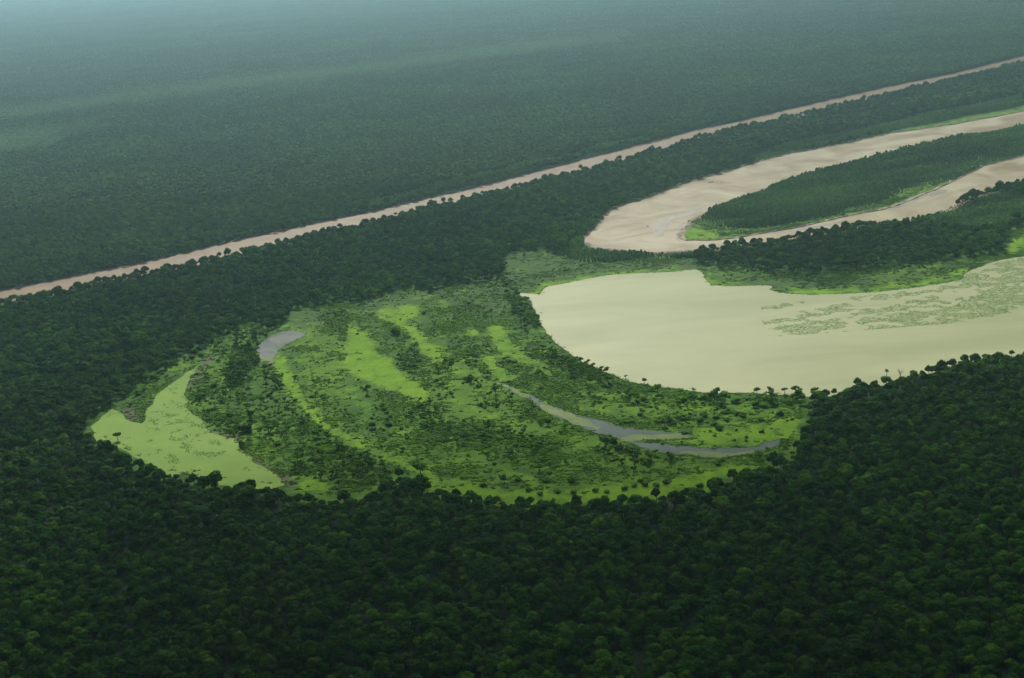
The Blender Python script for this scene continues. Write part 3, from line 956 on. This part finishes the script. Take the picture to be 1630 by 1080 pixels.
# tiles
px_, py_ = proj(TX, TY, np.zeros_like(TX))
lt = look(R_CLEAR, px_, py_)
lt = np.where(TY > 3000, lt, 0)
P2 = np.stack([TX, TY, np.full(len(TX), -0.4) - 3.5 * lt], -1)
S2 = np.stack([np.ones(len(TX)), np.ones(len(TX)), rng.uniform(0.9, 1.1, len(TX)) * (1 - 0.35 * lt)], -1)
R2 = np.stack([np.zeros(len(TX)), np.zeros(len(TX)), rng.integers(0, 4, len(TX)) * math.pi / 2], -1)
scatter('forest', [SRC['forest_kinds'], SRC['forest_stands']], np.concatenate([P1, P2]),
        np.concatenate([np.zeros(len(P1)), np.ones(len(P2))]), np.concatenate([vi[m_], rng.integers(0, 6, len(P2))]),
        np.concatenate([R1, R2]), np.concatenate([S1, S2]), np.concatenate([L1, np.maximum(lt * 0.75, np.where(north(TX, TY), 0.20, 0.0))]),
        'dense dark green forest covering the plain on all sides of the marsh', 'forest')
nw = len(XW)
wpx, wpy = proj(XW, YW, np.zeros_like(XW))
band = np.array([noise.noise(Vector((x * 0.004 + y * 0.006, y * 0.022 - x * 0.0105, 0.3))) for x, y in zip(XW, YW)])
edge = look(blur(raster([SPIT, FARBANK]), 6), wpx, wpy)
sw = rng.uniform(0.7, 1.15, nw) * np.clip(0.85 + 1.5 * band, 0.42, 1.3) * (1 - 0.6 * np.clip(edge * 2, 0, 1))
scatter('willow_thicket', [SRC['willow_kinds']], np.stack([XW, YW, np.full(nw, -0.3)], -1), np.zeros(nw), rng.integers(0, 4, nw),
        np.stack([np.zeros(nw), np.zeros(nw), rng.uniform(0, 6.28, nw)], -1), np.stack([sw, sw, sw * rng.uniform(0.7, 1.0, nw)], -1), np.zeros(nw),
        'lighter green thickets of young slender trees along the river banks', 'thicket')

# ------------------------------------------------------------ marsh shrubs and trees
R_M = raster([MEADOW, SPIT]) & ~R_WATER
SD = np.zeros((GH, GW)); SZ = np.full((GH, GW), 0.7)
for d, poly, sz in DENS[::-1]:
    r_ = raster([poly]); SD = np.where(r_, np.maximum(SD, d), SD); SZ = np.where(r_, sz, SZ)
SD = blur(SD, 4) + 0.03; SZ = blur(SZ, 4)
SD *= 1 - 0.85 * blur(raster(LIME), 1)
X, Y = jgrid(-700, 1500, 900, 3000, 2.9)
v, px, py = in_view(X, Y, 100, 0)
cl = np.array([noise.noise(Vector((x * 0.03, y * 0.03, 5.1))) for x, y in zip(X, Y)]) if len(X) < 1 else np.zeros(len(X))
v &= look(R_M, px, py)
X, Y, px, py = X[v], Y[v], px[v], py[v]
cl = np.array([noise.noise(Vector((x * 0.035, y * 0.022, 5.1))) + 0.5 * noise.noise(Vector((x * 0.1, y * 0.07, 1.1))) for x, y in zip(X, Y)])
dens = look(SD, px, py) * np.clip(0.7 + 1.2 * cl + 0.9 * ridge(X, Y), 0.03, 2.4) * 0.66
v = rng.random(len(X)) < dens
X, Y, px, py = X[v], Y[v], px[v], py[v]
sz = look(SZ, px, py) * rng.lognormal(-0.12, 0.38, len(X))
# crowns must not hang over the traced water
tx_, ty_ = proj(X, Y, 2.5 * sz)
v = ~look(R_WATER, tx_, ty_)
X, Y, sz, px, py = X[v], Y[v], sz[v], px[v], py[v]
tall = (rng.random(len(X)) < np.where(sz > 1.1, 0.5, 0.03))
scx = np.where(tall, sz * 0.62, sz * 0.72)
vis = (px > 0) & (px < 1630)
def Z6(lst, k):  # tall things and shrubs read off the enlarged lower right of the marsh
    return [(750 + a * 0.3374, 540 + b * 0.3374, w, k) for a, b, w in lst]
EX = Z6([(150, 660, 1.7), (225, 670, 1.5), (355, 675, 1.8), (475, 675, 1.7), (55, 695, 1.3), (270, 715, 1.5), (325, 735, 1.6), (405, 725, 1.5), (480, 730, 1.5), (585, 720, 1.4), (640, 725, 1.4), (720, 710, 1.4),
         (770, 695, 1.3), (800, 675, 1.4), (820, 690, 1.5), (870, 695, 1.5), (920, 680, 1.5), (570, 670, 0.8), (740, 645, 0.7), (1080, 700, 1.6), (1245, 675, 1.4), (1165, 595, 1.5),
         (1370, 440, 1.4), (1170, 428, 1.8), (1145, 406, 1.6), (1205, 386, 1.5), (1005, 450, 1.5), (1000, 380, 2.4), (885, 395, 1.8), (740, 395, 1.8), (715, 400, 1.5), (795, 360, 1.2), (930, 392, 1.3),
         (1100, 368, 2.2), (1080, 388, 1.8), (1155, 375, 1.7), (1280, 368, 1.7), (1365, 384, 1.8), (1200, 352, 1.5), (1250, 300, 2.4), (1170, 318, 1.8), (1380, 320, 2.6), (1340, 310, 2.2), (1430, 315, 2.2), (1460, 358, 1.8), (1500, 310, 2.0),
         (1000, 290, 2.2), (1040, 275, 2.0), (1100, 275, 2.2), (1140, 270, 2.4), (1190, 265, 2.2), (980, 300, 1.6),
         (640, 480, 2.3), (670, 490, 2.2), (620, 470, 1.8), (700, 520, 1.9), (750, 525, 1.8), (1300, 465, 0.9), (1250, 432, 0.9), (1240, 480, 1.0), (1080, 500, 0.7), (575, 275, 1.3), (605, 300, 1.2),
         (235, 370, 1.3), (180, 108, 1.6), (205, 112, 1.6)], 'shrub') + \
     Z6([(285, 530, 1.25), (330, 505, 1.0), (260, 500, 0.9), (370, 585, 0.85), (350, 550, 1.0), (360, 405, 1.1), (445, 430, 0.95), (120, 310, 1.0), (270, 355, 0.85), (940, 575, 1.1),
         (1360, 570, 1.0), (320, 625, 0.9), (190, 580, 0.8), (80, 560, 0.9), (750, 300, 1.35), (780, 295, 1.2), (830, 310, 0.9), (1160, 262, 1.0)], 'open_tree') + \
     [(x, y, w, 'shore') for x, y, w in [(925, 579, 0.95), (936, 583, 0.95), (944, 588, 0.9), (957, 594, 0.9), (965, 595, 0.95), (996, 603, 0.6), (1026, 612, 0.85), (1104, 625, 0.6), (1141, 630, 0.9),
      (1205, 629, 1.0), (1226, 628, 0.95), (1249, 627, 0.95), (1266, 627, 1.15), (1272, 629, 1.0), (1296, 634, 1.3)]]
SHORE_LABEL = ['dark tree on the lower lake shore, leftmost of the row left of the lake tip', 'second tree from the left in the row on the lake shore', 'third tree from the left in the row on the lake shore',
               'left one of a close pair of trees on the lake shore', 'right one of a close pair of trees on the lake shore', 'tiny round tree alone on the lake shore right of the tree pair',
               'small slender tree alone on the lake shore beside open cream water', 'low tree on the lake shore near its lowest point', 'bushy tree in the thicket at the lowest point of the lake',
               'dark round tree on the lake shore, first of the four before the forest', 'dark round tree on the lake shore, second of the four before the forest',
               'dark round tree on the lake shore, third of the four before the forest', 'tallest dark tree on the lake shore before the forest begins', 'dark tree leaning on the tallest shore tree',
               'large dark tree where the lake shore forest begins']
k_sh = 0
LM = [('the round lone tree', 593, 677), ('the small grey pond', 450, 550), ('the flat crowned tree', 188, 699), ('the big lime swale', 600, 570), ('the upper lime swale', 640, 505),
      ('the dark mud patch', 684, 570), ('the right lime swale', 815, 555), ('the backwater head', 800, 612), ('the backwater middle', 920, 668), ('the backwater fork', 1010, 700),
      ('the backwater end', 1240, 703), ('the left tip of the lake', 830, 468), ('the lowest lake shore', 1180, 625), ('the lime rim of the marsh', 900, 785), ('the lime rim on the right', 1120, 760),
      ('the right end of the duckweed', 450, 768), ('the upper end of the duckweed', 310, 585), ('the pale snags', 436, 695), ('the grassy headland', 1125, 440), ('the tip of the river spit', 1090, 375),
      ('the dark grove', 400, 590), ('the narrow lime swale', 520, 675), ('the grass above the lake', 950, 425), ('the right lake shore grass', 1400, 445), ('the left forest edge', 240, 615)]
def near_mark(x_, y_):
    n_, a_, b_ = min(LM, key=lambda t: (t[1] - x_) ** 2 + (2.2 * (t[2] - y_)) ** 2)
    dx_, dy_ = x_ - a_, y_ - b_
    side = ('left of' if dx_ < 0 else 'right of') if abs(dx_) > 2.2 * abs(dy_) else ('above' if dy_ < 0 else 'below')
    near_ = '' if math.hypot(dx_, 2.2 * dy_) > 45 else 'close '
    return near_ + ('just ' if near_ == '' and False else '') + side + ' ' + n_
mitems = []
rr = random.Random(5)
shrub_n = 0
for (x, y, w, k) in EX:
    gx, gy = unproj(x, y, 0)
    gx, gy = float(gx), float(gy)
    rot_ = rr.uniform(0, 6.28)
    if k == 'shrub':
        w *= 0.82
        zone_ = 'on the lime green lower rim of the marsh' if y > 755 else 'in the thicket below the marsh backwater' if y > 694 else 'on the rough ground between lake and backwater'
        o = place('shrub', 'shrub', rr.randrange(5), gx, gy, rot_, (w, w * 0.9, w * 0.75), 'x', 'shrub', 'shrubs %s' % zone_, 0.0, 'foliage')
        mitems.append((o, x, '%s rounded shrub %s' % ('large' if w > 1.5 else 'small' if w < 1.1 else 'medium', near_mark(x, y))))
        shrub_n += 1
    elif k == 'open_tree':
        zone_ = 'between backwater and lake' if (y < 660 and x > 950) else 'on the marsh below and left of the backwater'
        o = place('open_tree', 'marsh_tree', rr.randrange(5), gx, gy, rot_, (w, w, w * 0.85), 'x', 'tree', 'small trees %s' % zone_, 0.0)
        mitems.append((o, x, '%s dark loose tree %s' % ('tall' if w > 1.0 else 'low', near_mark(x, y))))
    else:
        place('open_tree', 'shore_tree', rr.randrange(5), gx, gy, rot_, (w, w, w * 0.9), SHORE_LABEL[k_sh], 'tree', 'trees along the lower lake shore', 0.0)
        k_sh += 1

room = 300 - shrub_n
seen = np.where(vis, sz / np.sqrt(X ** 2 + Y ** 2 + CAM_H ** 2), 0)
pick = np.zeros(len(X), bool)
cand = np.where(~tall)[0]
pick[cand[np.argsort(-seen[cand])[:room]]] = True
cand = np.where(tall)[0]
pick[cand[np.argsort(-seen[cand])[:282]]] = True
def marsh_zone(x, y):
    if x < 640 and y > 560: return 'in the wooded belt right of the duckweed pond'
    if x < 560: return 'at the forest edge left of the lime swales'
    if y < 470: return 'on the olive grassland above the lake'
    if x > 900: return 'on the marsh around the curved backwater'
    if y < 600: return 'between the lime green swales in mid marsh'
    return 'on the open marsh below the lime swales'
for j in np.where(pick)[0]:
    w = float(scx[j]); zn = marsh_zone(px[j], py[j])
    if tall[j]:
        o = place('open_tree', 'marsh_tree', rr.randrange(5), X[j], Y[j], rr.uniform(0, 6.28), (w, w, w * 0.9), 'x', 'tree', 'scattered trees %s' % zn, 0.0)
    else:
        o = place('shrub', 'shrub', rr.randrange(5), X[j], Y[j], rr.uniform(0, 6.28), (w, w, w * 0.8), 'x', 'shrub', 'bushes %s' % zn, 0.0, 'foliage')
    cls = 0 if w > 1.0 else 2 if w < 0.75 else 1
    mitems.append((o, float(px[j]), '%s %s' % ((('tall', 'medium', 'low')[cls] + ' scattered tree') if tall[j] else (('large', 'medium', 'small')[cls] + ' leafy bush'), near_mark(float(px[j]), float(py[j])))))
label_all(mitems)
m_ = ~pick
n_ = m_.sum()
scatter('scrub', [SRC['shrub_kinds'], SRC['open_tree_kinds']], np.stack([X[m_], Y[m_], np.zeros(n_)], -1), tall[m_].astype(int), rng.integers(0, 5, n_),
        np.stack([np.zeros(n_), np.zeros(n_), rng.uniform(0, 6.28, n_)], -1), np.stack([scx[m_], scx[m_], scx[m_] * np.where(tall[m_], .9, .75)], -1), np.zeros(n_),
        'low scrub dotting the green marsh', 'scrub')

# reed and sedge tussocks
def open_forest(x, y):
    px__, py__ = proj(x, y, np.zeros_like(x))
    return ~(look(raster([MEADOW, LAKE, DUCKPOND]), px__, py__)) & (py__ > 540)
reed_coll = source_coll('reed_kinds')
for i in range(5):
    rr_ = random.Random(300 + i)
    parts = []
    for k in range(9):
        r_ = rr_.uniform(0.5, 1.5)
        parts.append(blob((rr_.gauss(0, 2.2), rr_.gauss(0, 1.4), r_ * 0.15), (r_ * rr_.uniform(0.9, 1.7), r_, r_ * rr_.uniform(0.4, 0.8)), 1, 0.6, 2.0, i * 10 + k))
    v_, f_ = join(parts)
    reed_coll.objects.link(mesh_obj('reed_kind_%02d' % i, v_, f_, M_reed, link=False))
RD = np.where(raster([MEADOW, SPIT]) & ~R_WATER, 1.0, 0.0) * (1 - 0.93 * blur(raster(LIME), 1)) * (1 - 0.45 * blur(raster(OLIVE), 2))
X, Y = jgrid(-700, 1500, 900, 3000, 2.7)
v, px, py = in_view(X, Y, 100, 0)
v &= look(RD, px, py) > 0
X, Y, px, py = X[v], Y[v], px[v], py[v]
cl = np.array([noise.noise(Vector((x * 0.02, y * 0.03, 15.1))) + 0.5 * noise.noise(Vector((x * 0.09, y * 0.1, 11.1))) for x, y in zip(X, Y)])
v = rng.random(len(X)) < look(RD, px, py) * np.clip(0.42 + 0.9 * cl + 0.5 * ridge(X, Y), 0.03, 1)
X, Y = X[v], Y[v]
FR = []
for outl, kk, sp_ in ((PL, 3, 3.0), (PS, 2, 1.2), (PP, 2, 1.2), (PD, 2, 1.6)):
    q = np.repeat(np.array(outl), kk, 0)
    q = q + rng.normal(0, sp_, q.shape) * (rng.random(len(q)) ** 1.5)[:, None]
    gp = np.array([noise.noise(Vector((a_ * 0.03, b_ * 0.03, 21.0))) for a_, b_ in q])
    q = q[gp > -0.12]
    v = ~open_forest(q[:, 0], q[:, 1])
    FR.append(q[v])
FR = np.concatenate(FR)
X = np.concatenate([X, FR[:, 0]]); Y = np.concatenate([Y, FR[:, 1]])
n_ = len(X); sw = rng.uniform(0.28, 0.75, n_)
sw[-len(FR):] *= rng.uniform(0.35, 0.75, len(FR))
scatter('reeds', [SRC['reed_kinds']], np.stack([X, Y, np.zeros(n_)], -1), np.zeros(n_), rng.integers(0, 5, n_),
        np.stack([np.zeros(n_), np.zeros(n_), rng.uniform(-0.7, 0.7, n_)], -1), np.stack([sw, sw, sw], -1), np.zeros(n_),
        'tussocks of reed and sedge covering the marsh', 'reeds')

# single trees that stand out
gx, gy = unproj(188, 702)
(cv, cf), (tv, tf) = crown_geo('umbrella', 4, 300)
o = empty('umbrella_tree', (float(gx), float(gy), 0))
mesh_obj('crown', cv, cf, M_leaf, o); mesh_obj('trunk', tv, tf, M_bark, o)
tag(o, 'flat crowned tree standing alone in the yellow green duckweed', 'tree')
gx, gy = unproj(593, 683)
place('forest', 'lone_tree', 2, gx, gy, 1.0, (0.85, 0.85, 0.6), 'round dark tree standing alone in the left half of the marsh', 'tree')

def palm(px_, py_, H, label):
    gx, gy = unproj(px_, py_)
    o = empty('palm_tree', (float(gx), float(gy), 0))
    tv, tf = limb((0, 0, -0.5), (0.2, 0, H), 0.28, 0.2, 8)
    mesh_obj('trunk', tv, tf, M_bark, o)
    V, Fc = [], []
    r2 = random.Random(8)
    for i in range(26):
        t = r2.uniform(0, 6.28); up = r2.uniform(-0.5, 1.0)
        L = 2.2
        pr = None
        for k in range(5):
            f = k / 4
            d = f * L
            p = Vector((0.2 + math.cos(t) * d * (1 - 0.2 * f), math.sin(t) * d * (1 - 0.2 * f), H + up * d * 0.9 - 0.9 * f * f))
            w = Vector((-math.sin(t), math.cos(t), 0.2)) * (0.1 + 0.5 * math.sin(f * 3.0))
            b = len(V); V += [p - w, p + w, p + Vector((0, 0, 0.08))]
            if k: Fc += [(b - 3, b, b + 2, b - 1), (b - 1, b + 2, b + 1, b - 2)]
    mesh_obj('fronds', V, Fc, M_leaf, o)
    tag(o, label, 'palm tree')
palm(1411, 611, 11.5, 'slender fan palm rising above the forest edge against the lake')

def snag(px_, py_, H, label, m, spread=1.0, seed=1):
    gx, gy = unproj(px_, py_)
    r2 = random.Random(seed)
    o = empty('dead_tree', (float(gx), float(gy), 0))
    tv, tf = limb((0, 0, -0.5), (0.2, 0, H * 0.6), 0.25, 0.16)
    mesh_obj('trunk', tv, tf, m, o)
    parts = []
    for i in range(12):
        t = r2.uniform(0, 6.28); z = H * r2.uniform(0.35, 0.6); L = spread * r2.uniform(1.6, 3.0)
        e = (math.cos(t) * L, math.sin(t) * L, z + H * r2.uniform(0.15, 0.4))
        parts.append(limb((0.15, 0, z), e, 0.12, 0.05, 5))
        for q in range(2):
            t2 = t + r2.uniform(-1, 1)
            parts.append(limb(e, (e[0] + math.cos(t2) * L * .4, e[1] + math.sin(t2) * L * .4, e[2] + r2.uniform(0.3, 1.2)), 0.06, 0.03, 4))
    bv, bf = join(parts)
    mesh_obj('branches', bv, bf, m, o)
    tag(o, label, 'dead tree')
snag(1433, 606, 11, 'leafless spreading tree on the forest edge right of the fan palm', M_dark, 1.1, 3)
snag(444, 687, 4.0, 'pale bare snag in the wooded belt, the upper of two', M_pale, 0.25, 5)
snag(427, 705, 3.5, 'pale bare snag in the wooded belt, the lower of two', M_pale, 0.25, 6)

def log(px_, py_, L, label, rz_):
    gx, gy = unproj(px_, py_)
    tv, tf = join([limb((-L / 2, 0, 0.3), (L / 2, 0, 0.5), 0.6, 0.25, 8), limb((L * 0.1, 0, 0.4), (L * 0.35, 0.9, 1.6), 0.2, 0.08), limb((-L * 0.2, 0, 0.4), (-L * 0.1, -1.2, 1.0), 0.2, 0.08)])
    o = mesh_obj('driftwood', tv, tf, M_dark)
    o.location = (float(gx), float(gy), 0.1); o.rotation_euler = (0, 0, rz_)
    tag(o, label, 'driftwood')
log(1132, 291, 8, 'dark driftwood log afloat near the upper bank of the wide river', 0.2)
log(1149, 292, 2.5, 'small driftwood piece right of the larger river log', 1.2)
log(1031, 361, 3, 'small driftwood snag left of the grey mudbar', 0.9)

# ------------------------------------------------------------ floating plants on the lake
FLOAT = [
    (0.75, [(1363, 512), (1382, 504), (1424, 495), (1485, 494), (1531, 484), (1562, 469), (1592, 454), (1598, 439), (1630, 430), (1870, 395), (1870, 450), (1630, 489), (1577, 503), (1531, 509), (1485, 516), (1449, 527), (1412, 530), (1375, 530)]),
    (0.85, [(1395, 515), (1424, 500), (1480, 500), (1470, 512), (1440, 524), (1400, 526)]),
    (0.9, [(1369, 541), (1409, 532), (1452, 530), (1434, 538), (1391, 550)]),
    (0.6, [(1247, 527), (1290, 519), (1327, 524), (1366, 532), (1333, 536), (1272, 536)]),
    (0.6, [(1205, 516), (1253, 515), (1240, 525), (1225, 522)]),
    (0.6, [(1434, 548), (1458, 545), (1470, 543), (1458, 550)]),
    (0.36, [(1300, 515), (1400, 490), (1500, 465), (1560, 445), (1600, 430), (1610, 445), (1500, 490), (1380, 505), (1390, 545), (1300, 540), (1200, 525), (1200, 512)]),
    (0.20, [(1220, 485), (1400, 472), (1540, 445), (1600, 418), (1640, 420), (1600, 460), (1450, 490), (1300, 545), (1200, 530)]),
    (0.42, [(1480, 455), (1545, 440), (1600, 418), (1870, 390), (1870, 420), (1640, 440), (1570, 460), (1510, 470)]),
]
FD = np.zeros((GH, GW))
for d, poly in FLOAT:
    FD = np.where(raster([poly]), np.maximum(FD, d), FD)
FD = blur(FD, 2)
X, Y = jgrid(250, 1500, 1300, 2300, 1.8)
v, px, py = in_view(X, Y, 100, 0)
v &= (look(FD, px, py) > 0.01) & look(raster([LAKE]), px, py)
X, Y, px, py = X[v], Y[v], px[v], py[v]
cl = np.array([noise.noise(Vector((x * 0.016 + y * 0.006, y * 0.045 - x * 0.010, 9.1))) + 0.9 * noise.noise(Vector((x * 0.08, y * 0.09, 2.1))) for x, y in zip(X, Y)])
v = ((0.5 + 0.75 * cl) > (1 - look(FD, px, py)) * 0.80) & (rng.random(len(X)) < 0.85)
X, Y = X[v], Y[v]
VV, FF, nb = [], [], 0
V0, F0 = ico(1)
for x, y in zip(X, Y):
    r_ = rng.uniform(0.4, 1.2)
    k = np.array([r_ * rng.uniform(0.9, 2.2), r_ * rng.uniform(0.5, 1.0), rng.uniform(0.04, 0.12)])
    v_ = V0 * k * rng.uniform(0.75, 1.25, (len(V0), 1)) + np.array([x, y, 0.22])
    VV.append(v_); FF.append(F0 + nb); nb += len(V0)
print('floating', len(X))
V = np.concatenate(VV); Fc = np.concatenate(FF)
o = mesh_obj('floating_plants', V.tolist(), Fc.tolist(), M_float)
tag(o, 'green mats of floating water plants scattered over the right of the lake', 'water plants', kind='stuff')

PS_ = [(0.36, [(235, 655), (300, 650), (345, 690), (365, 715), (345, 735), (300, 725), (250, 690)]), (0.5, [(232, 700), (262, 715), (295, 738), (280, 742), (245, 722)]),
       (0.08, DUCKPOND), (0.4, [(255, 630), (290, 615), (300, 640), (260, 648)])]
FD = np.zeros((GH, GW))
for d, poly in PS_:
    FD = np.where(raster([poly]), np.maximum(FD, d), FD)
FD = blur(FD, 3)
X, Y = jgrid(-500, 0, 950, 1500, 1.7)
px, py = proj(X, Y, np.zeros_like(X))
v = look(raster([DUCKPOND]), px, py)
X, Y, px, py = X[v], Y[v], px[v], py[v]
cl = np.array([noise.noise(Vector((x * 0.07, y * 0.07, 3.1))) + 0.6 * noise.noise(Vector((x * 0.2, y * 0.2, 7.1))) for x, y in zip(X, Y)])
v = (0.5 + 0.75 * cl) > (1 - look(FD, px, py)) * 1.02
X, Y = X[v], Y[v]
VV, FF, nb = [], [], 0
for x, y in zip(X, Y):
    k = np.array([rng.uniform(0.3, 0.9), rng.uniform(0.3, 0.8), rng.uniform(0.08, 0.25)])
    VV.append(V0 * k * rng.uniform(0.7, 1.3, (len(V0), 1)) + np.array([x, y, 0.26])); FF.append(F0 + nb); nb += len(V0)
print('pond plants', len(X))
o = mesh_obj('pond_plants', np.concatenate(VV).tolist(), np.concatenate(FF).tolist(), M_reed)
tag(o, 'small dark water plants speckling the yellow green duckweed pond', 'water plants', kind='stuff')

# ------------------------------------------------------------ unseen clouds added above the haze to shade the land in patches
m, nt, out = material('shade_cloud_mist')
cvn = nt.nodes.new('ShaderNodeVolumeScatter')
cvn.inputs['Color'].default_value = (0.95, 0.96, 1.0, 1)
cvn.inputs['Density'].default_value = 0.0068
cvn.inputs['Anisotropy'].default_value = 0.7
nt.links.new(cvn.outputs[0], out.inputs['Volume'])
for i, (gx_, gy_, rx, ry, rz_) in enumerate([(0, 250, 1300, 900, 130), (1500, 9000, 1500, 1100, 110), (-3600, 6200, 900, 700, 90)]):
    zc = 1300.0
    cy_ = gy_ + zc / math.tan(R(SUN_EL)) * math.cos(R(SUN_AZ)); cx_ = gx_ + zc / math.tan(R(SUN_EL)) * math.sin(R(SUN_AZ))
    cv_, cf_ = blob((0, 0, 0), (rx, ry, rz_), 4, 0.35, 1.6, 40 + i)
    o = mesh_obj('shade_cloud', cv_.tolist(), cf_.tolist(), m, smooth=True)
    o.location = (cx_, cy_, zc)
    tag(o, 'thin unseen mist added above the haze to shade the land', kind='structure')

# ------------------------------------------------------------ haze
m, nt, out = material('haze_air')
pv = nt.nodes.new('ShaderNodeVolumePrincipled')
pv.inputs['Color'].default_value = (0.56, 0.88, 1.0, 1)
pv.inputs['Density'].default_value = 9.0e-5
pv.inputs['Anisotropy'].default_value = 0.76
nt.links.new(pv.outputs[0], out.inputs['Volume'])
hx, hy0, hy1, hz0, hz1 = 61000, -4500, 61000, -2.0, 460.0
V = [(-hx, hy0, hz0), (hx, hy0, hz0), (hx, hy1, hz0), (-hx, hy1, hz0), (-hx, hy0, hz1), (hx, hy0, hz1), (hx, hy1, hz1), (-hx, hy1, hz1)]
o = mesh_obj('haze', V, [(3, 2, 1, 0), (4, 5, 6, 7), (0, 1, 5, 4), (1, 2, 6, 5), (2, 3, 7, 6), (3, 0, 4, 7)], m)
tag(o, 'blue grey haze thickening towards the horizon', 'haze', kind='stuff')
